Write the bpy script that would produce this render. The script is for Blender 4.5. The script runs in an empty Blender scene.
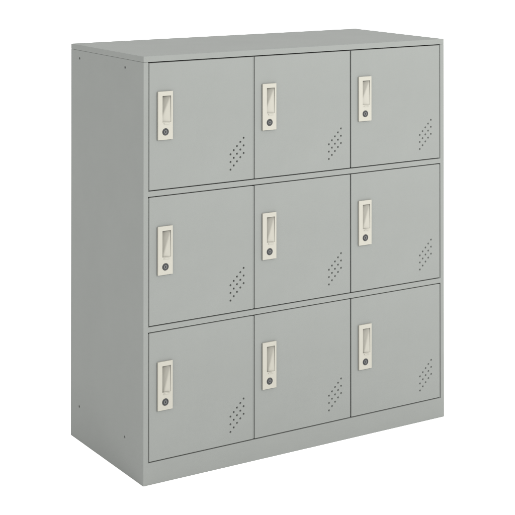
import bpy, bmesh, math, random
from mathutils import Vector, Matrix

S = bpy.context.scene
C = S.collection

# ------------------------------------------------------------------ camera
cd = bpy.data.cameras.new("camera")
cam = bpy.data.objects.new("camera", cd)
C.objects.link(cam)
S.camera = cam
YAW, PITCH, FPX = 0.5585, 0.0104, 1472.1
cam.location = (-1.5969, -3.0623, 1.3430)
cam.rotation_euler = (math.pi / 2 + PITCH, 0, -YAW)
cd.sensor_fit = 'HORIZONTAL'
cd.sensor_width = 36.0
cd.lens = FPX / 515 * 36.0
cd.shift_x = -(258.53 - 257.5) / 515
cd.shift_y = (-105.45 - 257.5) / 515
cd.clip_start = 0.05
cd.clip_end = 500

# ------------------------------------------------------------------ studio light
w = bpy.data.worlds.new("World")
S.world = w
w.use_nodes = True
bgn = w.node_tree.nodes['Background']
bgn.inputs[0].default_value = (1.0, 1.0, 1.0, 1)
bgn.inputs[1].default_value = 2.3

def softbox(name, loc, target, size, power, col):
    ld = bpy.data.lights.new(name, 'AREA')
    ld.shape = 'RECTANGLE'
    ld.size, ld.size_y = size
    ld.energy = power
    ld.color = col
    o = bpy.data.objects.new(name, ld)
    C.objects.link(o)
    o.location = loc
    o.rotation_euler = (Vector(target) - Vector(loc)).to_track_quat('-Z', 'Y').to_euler()
    return o

softbox('softbox_key', (1.55, -3.3, 2.1), (0.4, 0, 0.70), (0.45, 0.45), 143, (1.0, 1.0, 0.985))

S.view_settings.view_transform = 'Standard'
S.view_settings.look = 'None'
S.view_settings.exposure = 0
S.view_settings.gamma = 1
S.view_settings.use_curve_mapping = False

# ------------------------------------------------------------------ materials
def mat(name, col, rough=0.6, spec=0.1, metal=0.0, peel=0.0, mottle=0.0):
    m = bpy.data.materials.new(name)
    m.use_nodes = True
    nt = m.node_tree
    b = nt.nodes['Principled BSDF']
    b.inputs['Base Color'].default_value = (*col, 1)
    b.inputs['Roughness'].default_value = rough
    b.inputs['Metallic'].default_value = metal
    b.inputs['Specular IOR Level'].default_value = spec
    tc = nt.nodes.new('ShaderNodeTexCoord')
    if mottle:
        n = nt.nodes.new('ShaderNodeTexNoise')
        n.inputs['Scale'].default_value = 9
        n.inputs['Detail'].default_value = 5
        n.inputs['Roughness'].default_value = 0.6
        r = nt.nodes.new('ShaderNodeMapRange')
        r.inputs['From Min'].default_value = 0.3
        r.inputs['From Max'].default_value = 0.7
        r.inputs['To Min'].default_value = 1 - mottle
        r.inputs['To Max'].default_value = 1 + mottle
        mx = nt.nodes.new('ShaderNodeVectorMath')
        mx.operation = 'SCALE'
        mx.inputs[0].default_value = col
        nt.links.new(tc.outputs['Object'], n.inputs['Vector'])
        nt.links.new(n.outputs['Fac'], r.inputs['Value'])
        nt.links.new(r.outputs['Result'], mx.inputs['Scale'])
        nt.links.new(mx.outputs[0], b.inputs['Base Color'])
    if peel:
        n2 = nt.nodes.new('ShaderNodeTexNoise')
        n2.inputs['Scale'].default_value = 420
        n2.inputs['Detail'].default_value = 3
        bp = nt.nodes.new('ShaderNodeBump')
        bp.inputs['Strength'].default_value = peel
        bp.inputs['Distance'].default_value = 0.0006
        nt.links.new(tc.outputs['Object'], n2.inputs['Vector'])
        nt.links.new(n2.outputs['Fac'], bp.inputs['Height'])
        nt.links.new(bp.outputs['Normal'], b.inputs['Normal'])
    return m

M_GREY = mat('grey_powder_coat', (0.138, 0.1435, 0.1365), 0.75, 0.02, peel=0.4, mottle=0.018)
M_CREAM = mat('cream_plastic', (0.224, 0.217, 0.189), 0.45, 0.15)
M_LOCKRING = mat('dark_lock_ring', (0.026, 0.027, 0.028), 0.4, 0.15)
M_LOCKCORE = mat('lock_core_metal', (0.055, 0.057, 0.057), 0.4, 0.3)
M_DARK = mat('dark_recess', (0.012, 0.012, 0.012), 0.7, 0.1)
M_FLOOR = mat('white_floor', (0.92, 0.92, 0.92), 0.9, 0.0)

# ------------------------------------------------------------------ helpers
def link(name, me, m, parent=None, loc=(0, 0, 0)):
    ob = bpy.data.objects.new(name, me)
    C.objects.link(ob)
    ms = m if isinstance(m, (list, tuple)) else [m]
    if not me.materials:
        for q in ms:
            me.materials.append(q)
    ob.location = loc
    if parent:
        ob.parent = parent
    return ob

def bm_box(bm, lo, hi, bev=0.0, segs=2, mi=0):
    r = bmesh.ops.create_cube(bm, size=1)
    vs = r['verts']
    for v in vs:
        v.co = Vector([(lo[i] + hi[i]) / 2 + v.co[i] * (hi[i] - lo[i]) for i in range(3)])
    fs = set(f for v in vs for f in v.link_faces)
    for f in fs:
        f.material_index = mi
    if bev:
        es = list(set(e for v in vs for e in v.link_edges))
        bmesh.ops.bevel(bm, geom=es, offset=bev, segments=segs, profile=0.5, affect='EDGES')

def bm_cyl(bm, c, axis, r, depth, n=16, bev=0.0, mi=0):
    """cylinder centred at c along 'x' or 'y'"""
    rot = Matrix.Rotation(math.pi / 2, 4, 'Y' if axis == 'x' else 'X')
    res = bmesh.ops.create_cone(bm, cap_ends=True, segments=n, radius1=r, radius2=r, depth=depth,
                                matrix=Matrix.Translation(c) @ rot)
    fs = set(f for v in res['verts'] for f in v.link_faces)
    for f in fs:
        f.material_index = mi
        f.smooth = len(f.verts) == 4
    if bev:
        es = [e for e in set(e for v in res['verts'] for e in v.link_edges)
              if len(e.link_faces) == 2 and {len(f.verts) for f in e.link_faces} == {4, n}]
        bmesh.ops.bevel(bm, geom=es, offset=bev, segments=2, profile=0.5, affect='EDGES')

def mesh_of(bm, name):
    me = bpy.data.meshes.new(name)
    bmesh.ops.recalc_face_normals(bm, faces=bm.faces)
    bm.to_mesh(me)
    bm.free()
    return me

def cut(base_me, cutter_me, name):
    a = bpy.data.objects.new('tmp_a', base_me)
    b = bpy.data.objects.new('tmp_b', cutter_me)
    C.objects.link(a)
    C.objects.link(b)
    md = a.modifiers.new('cut', 'BOOLEAN')
    md.operation = 'DIFFERENCE'
    md.object = b
    md.solver = 'EXACT'
    md.use_self = True
    bpy.context.view_layer.update()
    dg = bpy.context.evaluated_depsgraph_get()
    me = bpy.data.meshes.new_from_object(a.evaluated_get(dg))
    me.name = name
    bpy.data.objects.remove(a)
    bpy.data.objects.remove(b)
    bpy.data.meshes.remove(base_me)
    bpy.data.meshes.remove(cutter_me)
    return me

# ------------------------------------------------------------------ measures (metres)
W, D, H = 0.8974, 0.4013, 1.0
JT = 0.9862                       # joint under the top panel = top of row 1
GL, GR, S1, S2 = 0.0136, 0.8836, 0.3031, 0.5933
ROWS = [(0.9862, 0.6849), (0.6703, 0.3683), (0.3537, 0.0520)]     # centres of the gaps above / below
HV, HL, HS1, HS2 = 0.0012, 0.0016, 0.0028, 0.0018                 # half gap widths
DT = 0.020

# ------------------------------------------------------------------ floor
bm = bmesh.new()
bmesh.ops.create_grid(bm, x_segments=1, y_segments=1, size=60)
fl = link('floor', mesh_of(bm, 'floor'), M_FLOOR)
fl.location.z = -0.0008
fl['kind'] = 'structure'

# ------------------------------------------------------------------ cabinet
cab = bpy.data.objects.new('locker_cabinet', None)
C.objects.link(cab)
cab.location = (0, 0, 0)
cab.empty_display_size = 0.2
cab['label'] = 'light grey steel locker cabinet with nine closed doors and cream handles on white floor'
cab['category'] = 'locker'

# body: one folded steel shell with three row openings and small holes in its sides
bm = bmesh.new()
bm_box(bm, (0, 0, -0.0008), (W, D, JT - 0.0002), bev=0.0006)
base = mesh_of(bm, 'body')
bm = bmesh.new()
for k, (zt, zb) in enumerate(ROWS):
    top = zt + HV if k else JT + 0.02
    bm_box(bm, (GL - HL, -0.02, zb - HV), (GR + HL, D - 0.012, top))
for sx in (0, W):
    for y in (0.0962, 0.3502):
        for z in (0.9662, 0.0855):
            bm_cyl(bm, (sx, y, z), 'x', 0.0036, 0.012, 16)
me = cut(base, mesh_of(bm, 'c'), 'body')
bm = bmesh.new()
bm.from_mesh(me)
for (zt, zb) in ROWS:                  # folded stops seen inside the outer gaps
    for gx in (GL, GR):
        bm_box(bm, (gx - HL + 0.0002, 0.0024, zb - HV + 0.0003), (gx + HL - 0.0002, 0.030, zt - 0.0026))
bm.to_mesh(me)
bm.free()
body = link('body', me, M_GREY, cab)
# near-black discs added inside the side holes, their colour standing for the shade
for sx in (0.0022, W - 0.0022):
    for y in (0.0962, 0.3502):
        for z in (0.9662, 0.0855):
            bm = bmesh.new()
            bm_cyl(bm, (0, 0, 0), 'x', 0.0035, 0.002, 16, bev=0.0005)
            link('hole_shade_disc', mesh_of(bm, 'hole_shade_disc'), M_DARK, cab, (sx, y, z))

# top panel: cap with a shadow joint below it
bm = bmesh.new()
bm_box(bm, (0, 0, JT + 0.0002), (W, D, H), bev=0.0007, segs=3)
# underside lip that closes the shell behind the doors
bm_box(bm, (GL + 0.002, 0.0225, JT - 0.02), (GR - 0.002, D - 0.02, JT + 0.002))
link('top_panel', mesh_of(bm, 'top_panel'), M_GREY, cab)

# upright dividers behind the seams of each row
for (zt, zb) in ROWS:
    for sx, hw in ((S1, 0.009), (S2, 0.009)):
        bm = bmesh.new()
        bm_box(bm, (sx - hw, 0.0205, zb + 0.001), (sx + hw, D - 0.013, zt - 0.021 if zt > .9 else zt - 0.001))
        # narrow strike strip standing in the seam, just behind the door faces
        hs = (HS1 if sx == S1 else HS2) - 0.0003
        bm_box(bm, (sx - hs, 0.0030 if sx == S1 else 0.0042, zb + 0.001), (sx + hs, 0.022, zt - 0.0026))
        link('divider', mesh_of(bm, 'divider'), M_GREY, cab)

# ---- handle (cream plastic escutcheon with a finger pocket); origin = its lower-left corner on the door face
HWD, HHT, PR = 0.0398, 0.1140, 0.0050
PX0, PX1 = 0.0118, 0.0348          # pocket, left / right
PZ0, PZ1 = 0.0415, 0.1035          # pocket, bottom / top
PD = 0.0180                        # pocket depth behind the door face

def handle_mesh(t):
    bm = bmesh.new()
    bm_box(bm, (0, -PR, 0), (HWD, 0.0, HHT), bev=0.0009, segs=3)
    base = mesh_of(bm, 'handle')
    bm = bmesh.new()
    bm_box(bm, (PX0, -0.02, PZ0), (PX1, 0.02, PZ1), bev=0.0006, segs=3)
    bm_cyl(bm, (HWD / 2, -PR, 0.0187), 'y', 0.0087, 0.0016, 40)
    me = cut(base, mesh_of(bm, 'c'), 'handle')
    bm = bmesh.new()
    bm.from_mesh(me)
    # moulded finger scoop: deepest in the upper-left corner, rising smoothly to the right and lower rims
    e = 0.00005
    x0, x1, z0, z1 = PX0 + e, PX1 - e, PZ0 + e, PZ1 - e
    nu, nv = 14, 28
    def sm(q):
        q = max(0.0, min(1.0, q))
        return q * q * (3 - 2 * q)
    grid = []
    for j in range(nv + 1):
        v = j / nv
        line = []
        for i in range(nu + 1):
            u = i / nu
            edge = 1.12 - 0.75 * v / t                 # where the ramp leaves the back, runs slanting
            k = max(0.0, edge - u)
            k = k * sm(k / 0.22)
            dep = 0.0010 + 0.0016 * (1 - v) + 0.0046 * (1 - u) + 0.0138 * k
            line.append(bm.verts.new((x0 + (x1 - x0) * u, -PR + dep, z1 - (z1 - z0) * v)))
        grid.append(line)
    for j in range(nv):
        for i in range(nu):
            f = bm.faces.new((grid[j][i], grid[j + 1][i], grid[j + 1][i + 1], grid[j][i + 1]))
            f.smooth = True
    # small raised lip under the pocket
    bm_box(bm, (PX0 + 0.0035, -PR - 0.0016, PZ0 - 0.0046), (PX1 - 0.0035, -PR + 0.0005, PZ0 - 0.0020), bev=0.0009, segs=2)
    me2 = bpy.data.meshes.new('handle')
    bm.to_mesh(me2)
    bm.free()
    bpy.data.meshes.remove(me)
    return me2

def lock_mesh():
    bm = bmesh.new()
    bm_cyl(bm, (0, 0.0004, 0), 'y', 0.0085, 0.0014, 40, bev=0.0003, mi=0)     # dark seat
    # domed ring
    N, m = 40, 6
    prof = [(0.0084, -0.0003), (0.0080, -0.0012), (0.0068, -0.0016), (0.0056, -0.0012), (0.0053, -0.0002)]
    rings = []
    for r, y in prof:
        rings.append([bm.verts.new((r * math.cos(2 * math.pi * i / N), y, r * math.sin(2 * math.pi * i / N))) for i in range(N)])
    for a in range(len(prof) - 1):
        for i in range(N):
            f = bm.faces.new((rings[a][i], rings[a][(i + 1) % N], rings[a + 1][(i + 1) % N], rings[a + 1][i]))
            f.smooth = True
    bm_cyl(bm, (0, -0.0007, 0), 'y', 0.0050, 0.0010, 32, bev=0.0003, mi=1)    # metal core
    bm_box(bm, (-0.0006, -0.00135, -0.0026), (0.0006, -0.0009, 0.0026), mi=2)   # key slot
    bm_cyl(bm, (0, -0.0011, 0), 'y', 0.0016, 0.0006, 20, mi=2)
    return mesh_of(bm, 'lock')

HM = [handle_mesh(t) for t in (0.62, 0.85, 1.0)]
LM = lock_mesh()

# ---- doors
cols = [(GL + HL, S1 - HS1, GL), (S1 + HS1, S2 - HS2, S1), (S2 + HS2, GR - HL, S2)]
for ri, (zt, zb) in enumerate(ROWS):
    for ci, (xa, xb, g) in enumerate(cols):
        za, zc = zb + HV, zt - (0.0024 if ri == 0 else HV)
        hx = g + (0.0222 if ci == 0 else 0.0229)
        hz = zt - 0.0702 - HHT if ri == 0 else zt - 0.0710 - HHT
        bm = bmesh.new()
        bm_box(bm, (0, 0, 0), (xb - xa, DT, zc - za), bev=0.0008, segs=2)
        base = mesh_of(bm, 'door')
        bm = bmesh.new()
        # finger pocket behind the handle
        bm_box(bm, (hx + PX0 - xa, -0.01, hz + PZ0 - za), (hx + PX1 - xa, PD, hz + PZ1 - za))
        # fifteen vent holes set in a slanting block
        for c in range(5):
            for r in range(3):
                px = g + 0.2233 + 0.0093 * c - xa
                pz = zt - 0.2350 + 0.00925 * c - 0.0185 * r - za
                bm_cyl(bm, (px, DT / 2, pz), 'y', 0.0028, DT + 0.01, 14)
        dm = cut(base, mesh_of(bm, 'c'), 'door')
        d = link('door', dm, M_GREY, cab, (xa, 0, za))
        link('handle', HM[ri], M_CREAM, d, (hx - xa, 0, hz - za))
        link('lock', LM, [M_LOCKRING, M_LOCKCORE, M_DARK], d, (hx + HWD / 2 - xa, -PR + 0.0004, hz + 0.0187 - za))
